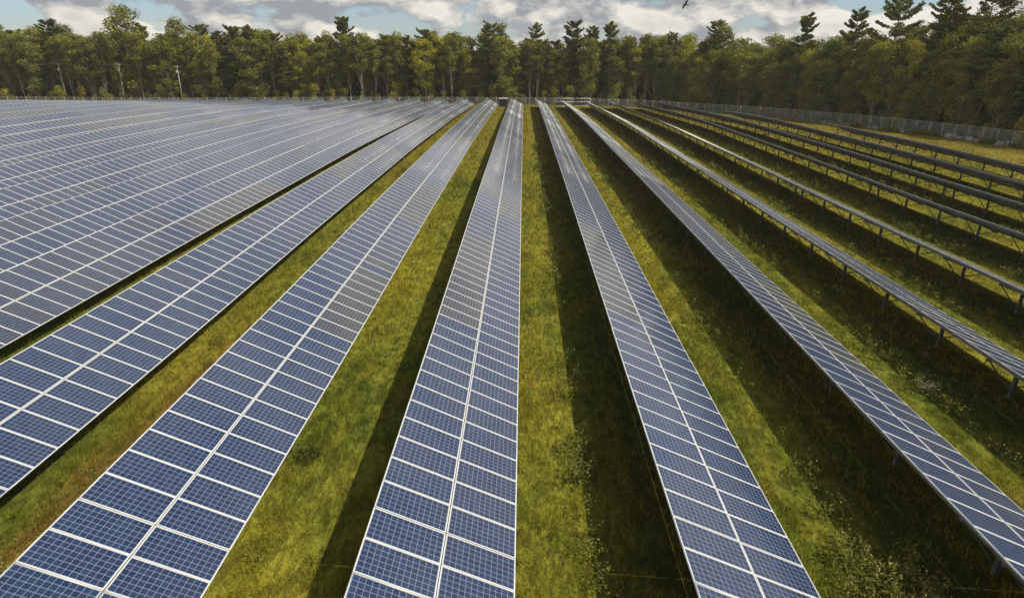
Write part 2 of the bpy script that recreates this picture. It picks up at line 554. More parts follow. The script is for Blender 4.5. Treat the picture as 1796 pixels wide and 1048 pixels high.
def build_row(n, xl, y_start, y_vis, y_end):
    rr = random.Random(100 + n)
    set_tilt({2: 24.2, 3: 22.6, 4: 20.8}.get(n, 22.5 if n > 4 else 25.0))
    root = link('solar_panel_row', None, loc=(xl, y_start, row_z(xl, y_start) - LOW))
    root.empty_display_size = 0.5
    rx, ry, rz = root.location
    # columns
    colsY = []
    y = y_end - MOD_V / 2
    k = 0
    while y > y_start:
        colsY.append(y)
        k += 1
        y -= MOD_V + GAP_V
        if (k - 35) % 48 == 0 and k >= 35 and n < 7:
            y -= TGAP
    colsY.reverse()
    # groups of greyer panels
    patches = {0: [], 1: []}
    for half in (0, 1):
        yy = y_start
        while yy < y_end:
            L = rr.uniform(6, 26)
            q = rr.random()
            patches[half].append((yy, yy + L, 0.75 + 0.25 * rr.random() if q > 0.86 else (rr.uniform(0.25, 0.6) if q > 0.6 else 0.0)))
            yy += L
    if n == 0:
        patches[0] += [(8, 23.5, 0.0), (23.5, 37, 0.95)]
        patches[1] += [(8, 45, 0.1)]
    if n == -1:
        patches[1] += [(8, 24, 0.0), (24, 34, 0.95), (34, 37.5, 0.45)]
        patches[0] += [(8, 32, 0.0)]
    if n in (1, 2, -2, -3):
        patches[0] += [(5, 24, 0.05)]
        patches[1] += [(5, 22, 0.0)]

    def basis(yc):
        z0, z1 = row_z(xl, yc - MOD_V / 2), row_z(xl, yc + MOD_V / 2)
        ev = Vector((0, MOD_V, z1 - z0)).normalized()
        eu = Vector((math.cos(TILT), 0, -math.sin(TILT)))
        nn = eu.cross(ev).normalized()
        eu = ev.cross(nn).normalized()
        return eu, ev, nn, (z0 + z1) / 2

    sect = {}
    first = next((i for i, yc in enumerate(colsY) if yc > y_vis), 0)
    mats_rest, tone_rest = [], []
    for i, yc in enumerate(colsY):
        eu, ev, nn, zc = basis(yc)
        ks = int((y_end - yc) / 6.07)
        if ks not in sect:
            sect[ks] = (rr.gauss(0, 0.0038), rr.gauss(0, 0.0030))
        kt = int((y_end - yc) / 48.6)
        if ('t', kt) not in sect:
            sect[('t', kt)] = rr.gauss(0, 0.004)
        low = Vector((xl, yc, zc))
        for half in (0, 1):           # 0 upper module, 1 lower module
            d = (MOD_U * 1.5 + GAP_U) if half == 0 else MOD_U * 0.5
            c = low - eu * d
            # every module sits a hair differently on its clamps
            ja, jb = rr.gauss(0, 0.0007) + sect[ks][0] + sect[('t', kt)], rr.gauss(0, 0.0006) + sect[ks][1]
            n2 = (nn + eu * ja + ev * jb).normalized()
            e2 = ev.cross(n2).normalized()
            v2 = n2.cross(e2).normalized()
            t = tone_for(n, half, patches[half], yc)
            t = min(1.0, max(0.0, t + rr.uniform(-0.12, 0.16)))
            if t > 0.05 and rr.random() < 0.05:
                t = 0.0
            M = Matrix(((e2.x, v2.x, n2.x, c.x - rx), (e2.y, v2.y, n2.y, c.y - ry), (e2.z, v2.z, n2.z, c.z - rz), (0, 0, 0, 1)))
            if first <= i < first + 50:
                o = link('solar_panel', me_mod_plate, root, M=M)
                o['tone'] = t + 0.0001
                link('panel_frame', me_mod_frame, o)
            else:
                mats_rest.append(np.array(M)[:3])
                tone_rest.append(t)
    if mats_rest:
        A = np.array(mats_rest)
        nm = len(A)
        V = np.einsum('nij,tj->nti', A[:, :, :3], TV) + A[:, None, :, 3]
        Fq = (TF[None] + (np.arange(nm) * len(TV))[:, None, None]).reshape(-1, 4)
        me = np_mesh('panel_array', V.reshape(-1, 3), Fq, [m_cell, m_back, m_frame], mi=np.tile(TM, nm), uv=np.tile(TU, (nm, 1)), attrs={'tone': ('FACE', np.repeat(np.array(tone_rest), len(TF)))})
        o = link('panel_array', me, root)
        o['kind'] = 'stuff'
    # purlins following the land
    for x in (-WX + 0.16, -WX * 0.58, -WX * 0.42, -0.16):
        mb = MB()
        ys = np.arange(y_start - 0.4, y_end + 0.01, 2.5)
        prev = None
        for yy in ys:
            b = len(mb.v)
            zc = row_z(xl, yy) + plane_z(x, TH + 0.002) - rz
            for (dx, dz) in ((-0.03, 0), (0.03, -0.028), (0.03, -0.15), (-0.03, -0.15)):
                mb.v.append((x + dx, yy - ry, zc + dz))
            if prev is not None:
                for q in range(4):
                    q2 = (q + 1) % 4
                    mb.face((prev + q, prev + q2, b + q2, b + q), 0)
            else:
                mb.face((b, b + 1, b + 2, b + 3), 0)
            prev = b
        mb.face((prev + 3, prev + 2, prev + 1, prev), 0)
        link('purlin', mb.mesh('purlin', [m_steel]), root)
    # posts: seven to a table, close together where two tables meet
    cw = MOD_V + GAP_V
    pys, base, ncol = [], y_end, (35 if n < 7 else 48)
    while base > y_start:
        tab = ncol * cw
        np_ = round((tab - 1.5) / 4.9)
        for k in range(np_ + 1):
            q = base - 0.75 - k * (tab - 1.5) / np_
            if q > y_start:
                pys.append(q)
        base -= tab + (TGAP if n < 7 else 0)
        ncol = 48
    pys = sorted(pys)
    if n >= -3:
        sel = pys
        for q in sel:
            M = Matrix.Translation((0, q - ry, row_z(xl, q) - rz))
            link('post', me_post, root, M=M)
            link('rafter', me_rafter, root, M=M)
            link('strut', me_strut_a, root, M=M)
            link('strut', me_strut_b, root, M=M)
    else:
        # racking that the rows in front hide: one part
        vs, fs, off = [], [], 0
        for src in (me_post, me_rafter, me_strut_a, me_strut_b):
            tv = np.array([v.co[:] for v in src.vertices])
            tf = np.array([p.vertices[:] for p in src.polygons])
            for q in pys:
                vs.append(tv + np.array((0, q - ry, row_z(xl, q) - rz)))
                fs.append(tf + off)
                off += len(tv)
        o = link('support_rack', np_mesh('support_rack', np.concatenate(vs), np.concatenate(fs), [m_steel]), root)
    return root


def row_label(n):
    if n == 0:
        return 'blue solar panel row straight ahead, its far end touching the dark cabinet'
    look = {-1: 'blue solar panel row with a grey lower patch', -2: 'blue solar panel row between two dark gaps',
            -3: 'blue solar panel row behind a dark gap', 1: 'thick-framed blue solar panel row',
            2: 'blue solar panel row with shaded posts', 3: 'silvery striped solar panel row on steel posts',
            4: 'edge-on solar panel row, a gleaming pale band', 5: 'edge-on dull grey solar panel row on slim posts',
            6: 'dark edge-on solar panel row on slim posts', 7: 'dark solar panel row stopping early',
            8: 'shortest dark solar panel row'}
    if n < -3:
        lk = 'grey-blue solar panel row packed among others'
    else:
        lk = look[n]
    return '%s, %s %s of the cabinet row' % (lk, ORD[abs(n)], 'left' if n < 0 else 'right')


for r in rows:
    o = build_row(*r)
    tag(o, row_label(r[0]), 'solar panel row', 'parallel rows of solar panels across the meadow')

set_tilt(25.0)

# ------------------------------------------------------------------ grass blades (stuff)
def grass_band(y0, y1, dens, hgt, wid, seed):
    rs = np.random.RandomState(seed)
    xl0 = -(0.9266 * y1 + 4.4) * 0.95
    xl0 = max(xl0, -34.0)                    # behind the packed rows no ground shows
    xr0 = min((0.9266 * y1 + 4.4) * 0.93, 92.0)
    n = int((xr0 - xl0) * (y1 - y0) * dens)
    X = rs.uniform(xl0, xr0, n)
    Y = rs.uniform(y0, y1, n)
    z = 0.9266 * Y + 4.8
    keep = (np.abs(X) < z * 0.93) & (X < fence_x(Y) - 0.3)
    # clumping
    cl = 0.5 + 0.5 * np.sin(X * 1.9 + 2 * np.sin(Y * 0.7)) * np.sin(Y * 1.3 + 2 * np.sin(X * 0.9))
    # distance across the row pitch, 0 at a low edge
    q = (X - X0) % PITCH_ROW
    drip = np.exp(-((q - 0.5) / 0.7) ** 2)   # lusher just below the drip edge
    under = (q > PITCH_ROW - WX - 0.2)
    keep &= rs.rand(n) < (0.35 + 0.65 * cl) * np.where(under, 0.45, 1.0)
    X, Y, cl, drip = X[keep], Y[keep], cl[keep], drip[keep]
    n = len(X)
    Z = zg(X, Y) - 0.02
    h = hgt * rs.uniform(0.5, 1.25, n) * (0.6 + 0.7 * cl) * (1 + 0.7 * drip)
    w = wid * rs.uniform(0.6, 1.4, n)
    an = rs.uniform(0, 2 * np.pi, n)
    ln = rs.uniform(0.1, 0.7, n) * h
    la = rs.uniform(0, 2 * np.pi, n)
    dx, dy = np.cos(an) * w / 2, np.sin(an) * w / 2
    P0 = np.stack([X - dx, Y - dy, Z], -1)
    P1 = np.stack([X + dx, Y + dy, Z], -1)
    P2 = np.stack([X + np.cos(la) * ln, Y + np.sin(la) * ln, Z + h], -1)
    V = np.stack([P0, P1, P2], 1).reshape(-1, 3)
    return V, rs.rand(n)


Vs, vr = [], []
for i, (y0, y1, dn, hh, ww) in enumerate([(9, 22, 290, 0.25, 0.017), (22, 40, 130, 0.28, 0.028), (40, 70, 42, 0.28, 0.050), (70, 120, 13, 0.32, 0.09), (120, 198, 5, 0.34, 0.14)]):
    V, r_ = grass_band(y0, y1, dn, hh, ww, 50 + i)
    Vs.append(V)
    vr.append(r_)
V = np.concatenate(Vs)
vr = np.concatenate(vr)
T = np.arange(len(V)).reshape(-1, 3)
o = link('meadow_grass', np_mesh('meadow_grass', V, T, [m_grass], attrs={'var': ('FACE', vr)}))
tag(o, 'short olive and yellow grass growing over the whole meadow between the rows', 'grass', kind='stuff')


# ------------------------------------------------------------------ leaf card helper
def leaf_quads(C, size, rs, nrm=None, flat=0.0):
    n = len(C)
    a = rs.normal(size=(n, 3))
    if nrm is not None:
        a = a * 0.8 + nrm * 1.1
    a[:, 2] += flat
    a /= np.linalg.norm(a, axis=1, keepdims=True)
    b = np.cross(a, rs.normal(size=(n, 3)))
    b /= np.linalg.norm(b, axis=1, keepdims=True)
    c = np.cross(a, b)
    s = (size * rs.uniform(0.6, 1.35, n))[:, None] / 2
    asp = rs.uniform(0.55, 1.0, n)[:, None]
    P = np.stack([C - b * s, C - c * s * asp, C + b * s, C + c * s * asp * 0.9], 1)
    return P.reshape(-1, 3)


# tall weeds with pale heads, thickest along the shaded edge of each aisle
rs = np.random.RandomState(77)
Vw, vw, stems = [], [], MB()
weeds = []
for n, xl, ys, yv, ye in rows:
    if n < -1:
        continue
    nb = 520 if n >= 1 else 130
    for k in range(nb):
        y = 10 + (rs.rand() ** 2.0) * 85
        if y > ye:
            continue
        if n >= 1:
            x = xl - WX - 1.75 + rs.normal() * 0.35 if rs.rand() < 0.75 else xl - WX - rs.uniform(0.3, 3.4)
        else:
            x = xl - WX - rs.uniform(1.6, 3.5)
        if abs(x) > (0.9266 * y + 5) * 0.95 or x > 78:
            continue
        # weeds come in runs
        if 0.5 + 0.5 * math.sin(y * 0.33 + n * 2.1) + 0.3 * math.sin(y * 1.1 + n) < rs.rand() * 1.1:
            continue
        weeds.append((x, y))
for (x, y) in weeds:
    z = zgf(x, y)
    h = rs.uniform(0.35, 0.85)
    lx, ly = rs.normal() * 0.08, rs.normal() * 0.08
    k = rs.randint(22, 46)
    t = rs.uniform(0.15, 1.0, k)
    C = np.stack([x + lx * t + rs.normal(size=k) * 0.09, y + ly * t + rs.normal(size=k) * 0.09, z + h * t], -1)
    Vw.append(leaf_quads(C, 0.050 + 0.0011 * y, rs))
    vw.append(rs.rand(k) * (0.4 + 0.6 * t))
Vw = np.concatenate(Vw)
vw = np.concatenate(vw)
o = link('tall_weeds', np_mesh('tall_weeds', Vw, np.arange(len(Vw)).reshape(-1, 4), [m_weed], attrs={'var': ('FACE', vw)}))
tag(o, 'straggly pale weeds and seed heads standing along the shaded edges of the aisles', 'weeds', kind='stuff')


# a few weed clumps big enough to count
def weed_clump(x, y, w, h, nst, label, mat, seed, size=0.09, tint=(1, 1, 1, 1)):
    rs = np.random.RandomState(seed)
    z = zgf(x, y)
    root = link('weed_clump', None, loc=(x, y, z))
    mb = MB()
    Vl, vl = [], []
    for k in range(nst):
        a, r_ = rs.uniform(0, 2 * math.pi), w / 2 * math.sqrt(rs.rand())
        bx, by = r_ * math.cos(a), r_ * math.sin(a)
        bz = zgf(x + bx, y + by) - z
        hh = h * rs.uniform(0.6, 1.1)
        tx, ty = bx * 1.15 + rs.normal() * 0.06, by * 1.15 + rs.normal() * 0.06
        mb.tube([(bx, by, bz - 0.03), ((bx + tx) / 2, (by + ty) / 2, bz + hh * 0.55), (tx, ty, bz + hh)], [0.008, 0.006, 0.003], 4, cap=False)
        m = 26
        t = rs.uniform(0.25, 1.05, m)
        sp = 0.10 * (1.1 - t * 0.5)
        C = np.stack([bx + (tx - bx) * t + rs.normal(size=m) * sp, by + (ty - by) * t + rs.normal(size=m) * sp, bz + hh * t], -1)
        Vl.append(leaf_quads(C, size, rs))
        vl.append(np.clip(rs.rand(m) * 0.5 + t * 0.5, 0, 1))
    Vl = np.concatenate(Vl)
    vl = np.concatenate(vl)
    link('stem', mb.mesh('stem', [m_weed]), root)
    lf = link('foliage', np_mesh('foliage', Vl, np.arange(len(Vl)).reshape(-1, 4), [mat], attrs={'var': ('FACE', vl)}), root)
    lf.color = tint
    tag(root, label, 'weeds')


# ------------------------------------------------------------------ trees
def add_limb(mb, p0, p1, r0, r1, rs, seg=3, n=5):
    p0, p1 = Vector(p0), Vector(p1)
    pts, rad = [], []
    for i in range(seg + 1):
        t = i / seg
        q = p0.lerp(p1, t)
        if 0 < i < seg:
            q += Vector((rs.normal() * 0.12, rs.normal() * 0.12, 0.10))
        pts.append(q)
        rad.append(r0 + (r1 - r0) * t)
    mb.tube(pts, rad, n, cap=False)


def broadleaf(seed, H, base, W, nclump=30, leaves=135, lsize=0.36, rt=0.17, twin=False):
    rs = np.random.RandomState(seed)
    mb = MB()
    trunks = []
    for q in range(2 if twin else 1):
        bx, by = (rs.uniform(-0.3, 0.3), rs.uniform(-0.3, 0.3)) if q else (0, 0)
        lx, ly = rs.normal() * 0.55, rs.normal() * 0.45
        pts = []
        for i in range(9):
            t = i / 8
            pts.append(Vector((bx + lx * t * t + 0.10 * math.sin(5 * t + seed), by + ly * t + 0.08 * math.sin(4 * t + 2 * seed), -0.6 + (H * 0.9 + 0.6) * t)))
        rr_ = rt * (1 if q == 0 else 0.75)
        mb.tube(pts, [rr_ * (1.35 if i == 0 else 1) * (1 - 0.82 * i / 8) for i in range(9)], 7, cap=False)
        trunks.append(pts)
    Vl, vl = [], []
    for k in range(nclump):
        t = ((k + 0.5) / nclump + rs.uniform(-0.03, 0.03))
        zc = base + (H - base) * min(t, 1.0) * 0.95
        prof = math.sin(math.pi * min(0.97, max(0.10, 0.13 + 0.80 * t))) ** 0.6
        a = rs.uniform(0, 2 * math.pi)
        rr_ = W / 2 * prof * rs.uniform(0.25, 0.92)
        tp = trunks[k % len(trunks)]
        ti = min(8, max(0, int(zc / (H * 0.9) * 8)))
        c = np.array([tp[ti].x + rr_ * math.cos(a), tp[ti].y + rr_ * math.sin(a), zc])
        cr = rs.uniform(0.75, 1.5) * (0.7 + W / 14)
        if rs.rand() < 0.8:
            tb = max(0, ti - 2)
            add_limb(mb, tp[tb], c, 0.055 + 0.03 * (1 - t), 0.012, rs, 3, 4)
        m = int(leaves * cr * cr / 1.3)
        d = rs.normal(size=(m, 3))
        d /= np.linalg.norm(d, axis=1, keepdims=True)
        rad = cr * rs.uniform(0.45, 1.08, m) ** 0.7
        lump = 1 + 0.22 * np.sin(d[:, 0] * 5 + k) * np.sin(d[:, 2] * 6 + 2 * k)
        P = c + d * (rad * lump)[:, None] * np.array([1, 1, 0.72])
        Vl.append(leaf_quads(P, lsize, rs, d))
        vl.append(np.clip(0.25 + 0.5 * rs.rand(m) + rs.uniform(-0.25, 0.25), 0, 1))
    Vl, vl = np.concatenate(Vl), np.concatenate(vl)
    crown = np_mesh('crown', Vl, np.arange(len(Vl)).reshape(-1, 4), [m_leaf], attrs={'var': ('FACE', vl)})
    return mb.mesh('trunk', [m_bark], True), crown


def pine(seed, H, base, W, lsize=0.34, gap=1.0):
    rs = np.random.RandomState(seed)
    mb = MB()
    lx, ly = rs.normal() * 0.3, rs.normal() * 0.3
    pts = [Vector((lx * (i / 8) ** 2, ly * (i / 8) ** 2, -0.6 + (H + 0.4) * i / 8)) for i in range(9)]
    mb.tube(pts, [0.26 * (1 - 0.93 * i / 8) + 0.015 for i in range(9)], 7, cap=False)
    Vl, vl = [], []
    z = base
    while z < H - 0.4:
        t = (z - base) / (H - base)
        L = W / 2 * (1 - t) ** 0.5 * (0.55 + 0.45 * min(1, t / 0.25)) * rs.uniform(0.7, 1.1)
        nb = rs.randint(4, 7)
        a0 = rs.uniform(0, 6.28)
        z_tier = z
        for q in range(nb):
            z = min(H - 0.3, z_tier + rs.normal() * 0.38)
            Lb = L * rs.uniform(0.35, 1.25) + 0.4
            a = a0 + q * 2 * math.pi / nb + rs.normal() * 0.3
            rise = Lb * (0.12 + 0.45 * t) + rs.normal() * 0.12
            ca, sa = math.cos(a), math.sin(a)
            ctr = pts[min(8, int(z / H * 8))]
            p0 = (ctr.x, ctr.y, z)
            p1 = (ctr.x + ca * Lb, ctr.y + sa * Lb, z + rise)
            mb.tube([p0, ((p0[0] + p1[0]) / 2, (p0[1] + p1[1]) / 2, z + rise * 0.30), p1], [0.05, 0.035, 0.012], 4, cap=False)
            m = int(30 + 74 * Lb)
            s = rs.uniform(0.25, 1.05, m) ** 0.75
            side = rs.normal(size=m) * (0.16 + 0.16 * Lb) * (1.15 - s * 0.55)
            zz = z + rise * s ** 1.7 + rs.uniform(-0.10, 0.22, m)
            P = np.stack([ctr.x + ca * Lb * s - sa * side, ctr.y + sa * Lb * s + ca * side, zz], -1)
            Vl.append(leaf_quads(P, lsize, rs, None, 0.9))
            vl.append(np.clip(0.15 + 0.6 * rs.rand(m) + rs.uniform(-0.1, 0.25), 0, 1))
        z = z_tier + rs.uniform(0.65, 1.45) * (1.25 - 0.5 * t) * gap
    P = np.stack([rs.normal(size=40) * 0.15 + pts[-1].x, rs.normal(size=40) * 0.15 + pts[-1].y, H - rs.uniform(0, 1.0, 40)], -1)
    Vl.append(leaf_quads(P, lsize * 0.8, rs))
    vl.append(rs.rand(40))
    Vl, vl = np.concatenate(Vl), np.concatenate(vl)
    crown = np_mesh('crown', Vl, np.arange(len(Vl)).reshape(-1, 4), [m_needle], attrs={'var': ('FACE', vl)})
    return mb.mesh('trunk', [m_pinebark], True), crown


NOM = 20.0
B_SLIM = [broadleaf(300 + i, NOM, 7.0 + (i % 4), 4.2 + 0.5 * (i % 3), 27, 135, 0.36, 0.13 + 0.015 * (i % 3), twin=(i % 3 == 0)) for i in range(8)]
B_FULL = [broadleaf(330 + i, NOM, 3.4 + (i % 3) * 1.3, 6.6 + 0.7 * (i % 3), 44, 120, 0.36, 0.135) for i in range(6)]
B_DENSE = [broadleaf(350 + i, NOM, 1.5 + (i % 3) * 1.4, 7.2 + 0.6 * (i % 2), 54, 130, 0.33, 0.135) for i in range(5)]
PINES = [pine(400 + i, NOM, 6.0 + 1.4 * (i % 3), 6.6 + 0.8 * (i % 3)) for i in range(5)]
PINE_BIG = pine(430, NOM, 7.5, 11.5, gap=1.3)
PINE_WIDE = pine(437, NOM, 5.0, 9.5, gap=0.62)
PINE_BIG2 = pine(433, NOM, 6.5, 10.0, gap=1.2)
SAPL = [broadleaf(450 + i, 5.0, 0.7, 2.8, 12, 110, 0.26, 0.05) for i in range(4)]

trees = []     # (root, kindphrase, tierphrase, x, y, height)


def place_tree(proto, x, y, H, nom, kind, tier, name, tint, rot, cat='tree', fat=1.0, lean=0.0, label=None):
    z = zgf(x, y)
    root = link(name, None, loc=(x, y, z))
    root.rotation_euler = (lean, lean * 0.6, rot)
    s = H / nom
    root.scale = (s * fat, s * fat, s)
    link('trunk', proto[0], root)
    c = link('crown', proto[1], root)
    c.color = (*tint, 1)
    trees.append([root, kind, tier, x, y, H, cat, label])
    return root


def tint_for(kind, r_):
    b = r_.uniform(0.75, 1.15)
    if kind == 'pine':
        return (b, b * r_.uniform(0.95, 1.1), b * r_.uniform(0.9, 1.2)), 'dark green pine'
    q = r_.random()
    if q < 0.22:
        return (1.35 * b, 1.25 * b, 0.9 * b), 'yellow-green leafy tree'
    if q < 0.25:
        return (1.25 * b, 1.0 * b, 0.8 * b), 'faintly rusty leafy tree'
    if q < 0.7:
        return (b, b, b), 'mid-green leafy tree'
    return (0.72 * b, 0.8 * b, 0.85 * b), 'dark green leafy tree'


tr = random.Random(5)
ZF = 196.0      # depth of the far wood's edge
# trees that stand out in the photograph: (px, top py, kind, extra)
special = [
    (240, 10, 'full', 'tallest round-topped leafy tree behind the third utility pole on the left'),
    (325, 33, 'full', None), (108, 34, 'pine', None), (15, 40, 'full', None), (450, 44, 'pine', None),
    (610, 35, 'bigpine', 'broad dark pine rising alone above the wood left of the picture centre'),
    (716, 57, 'pine', None), (748, 50, 'pine', None), (795, 54, 'pine', None), (862, 38, 'pine', None), (940, 38, 'pine', None),
    (884, 44, 'slim', None), (1003, 37, 'pine', None), (1034, 42, 'pine', None), (1063, 40, 'pine', None), (1172, 53, 'pine', None),
    (1100, 66, 'full', None), (1130, 60, 'full', None), (700, 60, 'full', None),
]
taken = []
for i, (px, py, kind, lab) in enumerate(special):
    yy = 207.0 + (i % 3) * 1.6
    dep = 0.9266 * yy + 4.8
    x = (px - 918.5) * dep / 1040.0
    top = CAM.z + (102 - py - (5 if kind == 'pine' else 0)) * 0.9266 * dep / 1040.0
    H = top - zgf(x, yy)
    if kind == 'pine':
        pr, nom, name, k = PINES[i % 5], NOM, 'pine_tree', 'dark green pine'
        fat = 1.1
    elif kind == 'bigpine':
        pr, nom, name, k = PINE_WIDE, NOM, 'pine_tree', 'broad dark pine'
        fat = 1.0
    elif kind == 'full':
        pr, nom, name, k = B_FULL[i % 6], NOM, 'leafy_tree', 'mid-green leafy tree'
        fat = 1.1 if px == 240 else 0.95
    else:
        pr, nom, name, k = B_SLIM[i % 8], NOM, 'leafy_tree', 'mid-green leafy tree'
        fat = 1.0
    tint, _ = tint_for('pine' if 'pine' in kind else 'leafy', tr)
    if 'pine' not in kind:
        tint = (0.95, 0.95, 0.95)
    place_tree(pr, x, yy, H, nom, k, 'rising above far wood', name, tint, tr.uniform(0, 6.28), fat=fat, label=lab)
    taken.append((x, yy))

# far wood, three tiers
for ti_, (yy, stp, hlo, hhi) in enumerate([(205.5, 4.2, 14.0, 20.4), (210.5, 4.6, 17.2, 21.2), (216.5, 5.0, 18.6, 22.0)]):
    x = -182.0 if ti_ else -180
    while x < 52 + ti_ * 6:
        xx = x + tr.uniform(-1.2, 1.2)
        x += stp * tr.uniform(0.8, 1.2)
        y = yy + tr.uniform(-1.6, 1.6)
        if any((xx - a) ** 2 + (y - b) ** 2 < (5 if ti_ == 0 else 3) for a, b in taken):
            continue
        H = tr.uniform(hlo, hhi) * 1.03
        # the wood stands a little taller towards the left
        if xx < -60:
            H *= 1.05
        if xx < -95:
            H *= 1.04
        ispine = tr.random() < (0.07 if ti_ == 0 else 0.14)
        tint, k = tint_for('pine' if ispine else 'leafy', tr)
        if ispine:
            pr, name = tr.choice(PINES), 'pine_tree'
        else:
            pr = tr.choice(B_SLIM if tr.random() < (0.5 if ti_ == 0 else 0.25) else B_FULL)
            name = 'leafy_tree'
        tier = ['fronting far wood', 'second tier in far wood', 'rear of far wood'][ti_]
        place_tree(pr, xx, y, H, NOM, k, tier, name, tint, tr.uniform(0, 6.28), fat=tr.uniform(0.95, 1.4), lean=tr.gauss(0, 0.015))

# the wood along the right-hand fence
path = [(44.0, 204.0), (71.5, 171.0), (87.0, 122.0), (90.5, 104.0), (94.5, 60.0)]
seg = []
for (xa, ya), (xb, yb) in zip(path[:-1], path[1:]):
    L = math.hypot(xb - xa, yb - ya)
    seg.append((xa, ya, xb, yb, L))


def on_path(s):
    for xa, ya, xb, yb, L in seg:
        if s <= L:
            t = s / L
            nx_, ny_ = (ya - yb) / L, (xb - xa) / L
            return xa + (xb - xa) * t, ya + (yb - ya) * t, nx_, ny_
        s -= L
    return None


rspecial = [(1255, 40, 'pine'), (1272, 44, 'slim'), (1410, 29, 'pine'), (1497, 16, 'pine'), (1573, -14, 'bigpine'), (1650, -4, 'pine'), (1677, 8, 'pine'), (1728, -14, 'bigpine')]
TOT = sum(s[4] for s in seg)
for i, (px, py, kind) in enumerate(rspecial):
    best = None
    for s in np.arange(0, TOT, 0.5):
        x, y, nx_, ny_ = on_path(float(s))
        off = 7.0
        x2, y2 = x - nx_ * -off if False else x + abs(nx_) * off, y + abs(ny_) * off * 0.3
        q = screen(x2, y2, 18.0)
        if best is None or abs(q[0] - px) < best[0]:
            best = (abs(q[0] - px), x2, y2, q[2])
    _, x, y, dep = best
    top = CAM.z + (102 - py) * 0.9266 * dep / 1040.0
    H = top - zgf(x, y)
    pr = (PINE_BIG if px == 1573 else PINE_BIG2) if kind == 'bigpine' else (PINES[(i + 2) % 5] if kind == 'pine' else B_FULL[1])
    lab = None
    if px == 1573:
        lab = 'great layered pine above the right-hand wood, its tip cut by the picture edge'
    tint, _ = tint_for('pine', tr)
    place_tree(pr, x, y, H, NOM, 'dark green pine' if kind != 'slim' else 'mid-green leafy tree', 'rising above right-hand wood', 'pine_tree' if kind != 'slim' else 'leafy_tree', tint if kind != 'slim' else (1, 1, 1), tr.uniform(0, 6.28), fat=1.0 if kind == 'pine' else 0.98, label=lab)
    taken.append((x, y))

for ti_, (off, stp, hlo, hhi) in enumerate([(0.5, 4.2, 14.5, 19.0), (5.0, 4.6, 17.0, 21.0), (10.5, 5.0, 18.5, 22.0)]):
    s = 1.0
    while s < TOT:
        x, y, nx_, ny_ = on_path(s)
        s += stp * tr.uniform(0.8, 1.2)
        x += abs(nx_) * off + tr.uniform(-1, 1)
        y += abs(ny_) * off + tr.uniform(-1, 1)
        q = screen(x, y, 10)
        if q[0] > 1990 or any((x - a) ** 2 + (y - b) ** 2 < 4 for a, b in taken):
            continue
        H = tr.uniform(hlo, hhi) * (1.0 + 0.19 * min(1.0, max(0.0, (160 - y) / 60)))
        ispine = tr.random() < 0.08
        tint, k = tint_for('pine' if ispine else 'leafy', tr)
        pr, name = (tr.choice(PINES), 'pine_tree') if ispine else (tr.choice(B_DENSE if tr.random() < 0.75 else B_FULL), 'leafy_tree')
        tier = ['fronting right-hand wood', 'second tier in right-hand wood', 'rear of right-hand wood'][ti_]
        place_tree(pr, x, y, H, NOM, k, tier, name, tint, tr.uniform(0, 6.28), fat=tr.uniform(0.95, 1.3))

# undergrowth saplings at the foot of both woods
x = -178.0
while x < 44:
    xx = x + tr.uniform(-1.5, 1.5)
    x += tr.uniform(3.4, 6.6)
    tint, _ = tint_for('leafy', tr)
    H = tr.uniform(2.8, 6.4)
    place_tree(tr.choice(SAPL), xx, 202.6 + tr.uniform(-0.6, 1.6), H, 5.0, 'low bushy sapling', 'beneath far wood', 'sapling', tint, tr.uniform(0, 6.28), cat='sapling', fat=tr.uniform(0.8, 1.1))
s = 0.5
while s < TOT:
    x, y, nx_, ny_ = on_path(s)
    s += tr.uniform(3.2, 5.5)
    q = screen(x, y, 2)
    if q[0] > 1900:
        continue
    tint, _ = tint_for('leafy', tr)
    place_tree(tr.choice(SAPL), x - abs(nx_) * 1.8, y, tr.uniform(2.2, 4.6), 5.0, 'low bushy sapling', 'beneath right-hand wood', 'sapling', tint, tr.uniform(0, 6.28), cat='sapling')
place_tree(SAPL[1], 87.6, 109.0, 4.4, 5.0, 'sapling', '', 'sapling', (2.2, 1.7, 0.9), 1.0, cat='sapling', fat=0.8, label='bright yellow-green sapling just beyond the side fence near the right picture edge')
place_tree(SAPL[2], -62.0, 202.3, 4.6, 5.0, 'sapling', '', 'sapling', (1.8, 1.5, 0.9), 2.0, cat='sapling', fat=0.7, label='yellow-green sapling behind the far fence below the broad dark pine')

# a backing of deeper wood that reads as one mass
rs = np.random.RandomState(9)
n1, n2 = 70000, 45000
A = np.stack([rs.uniform(-215, 75, n1), rs.uniform(219, 231, n1), rs.uniform(0, 1, n1) ** 1.1 * 16.5 - 1.6], -1)
B = []
while len(B) < n2:
    p = on_path(rs.uniform(0, TOT - 0.1))
    o_ = rs.uniform(14, 24)
    B.append((p[0] + abs(p[2]) * o_, p[1] + abs(p[3]) * o_, rs.rand() ** 1.1 * 16.5 - 1.6))
P = np.concatenate([A, np.array(B)])
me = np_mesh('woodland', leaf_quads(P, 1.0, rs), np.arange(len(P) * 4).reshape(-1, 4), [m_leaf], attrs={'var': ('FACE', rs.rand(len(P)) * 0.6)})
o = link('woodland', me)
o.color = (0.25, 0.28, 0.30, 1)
tag(o, 'dark mass of deeper woodland seen between the trunks of the front trees', 'woodland', kind='stuff')

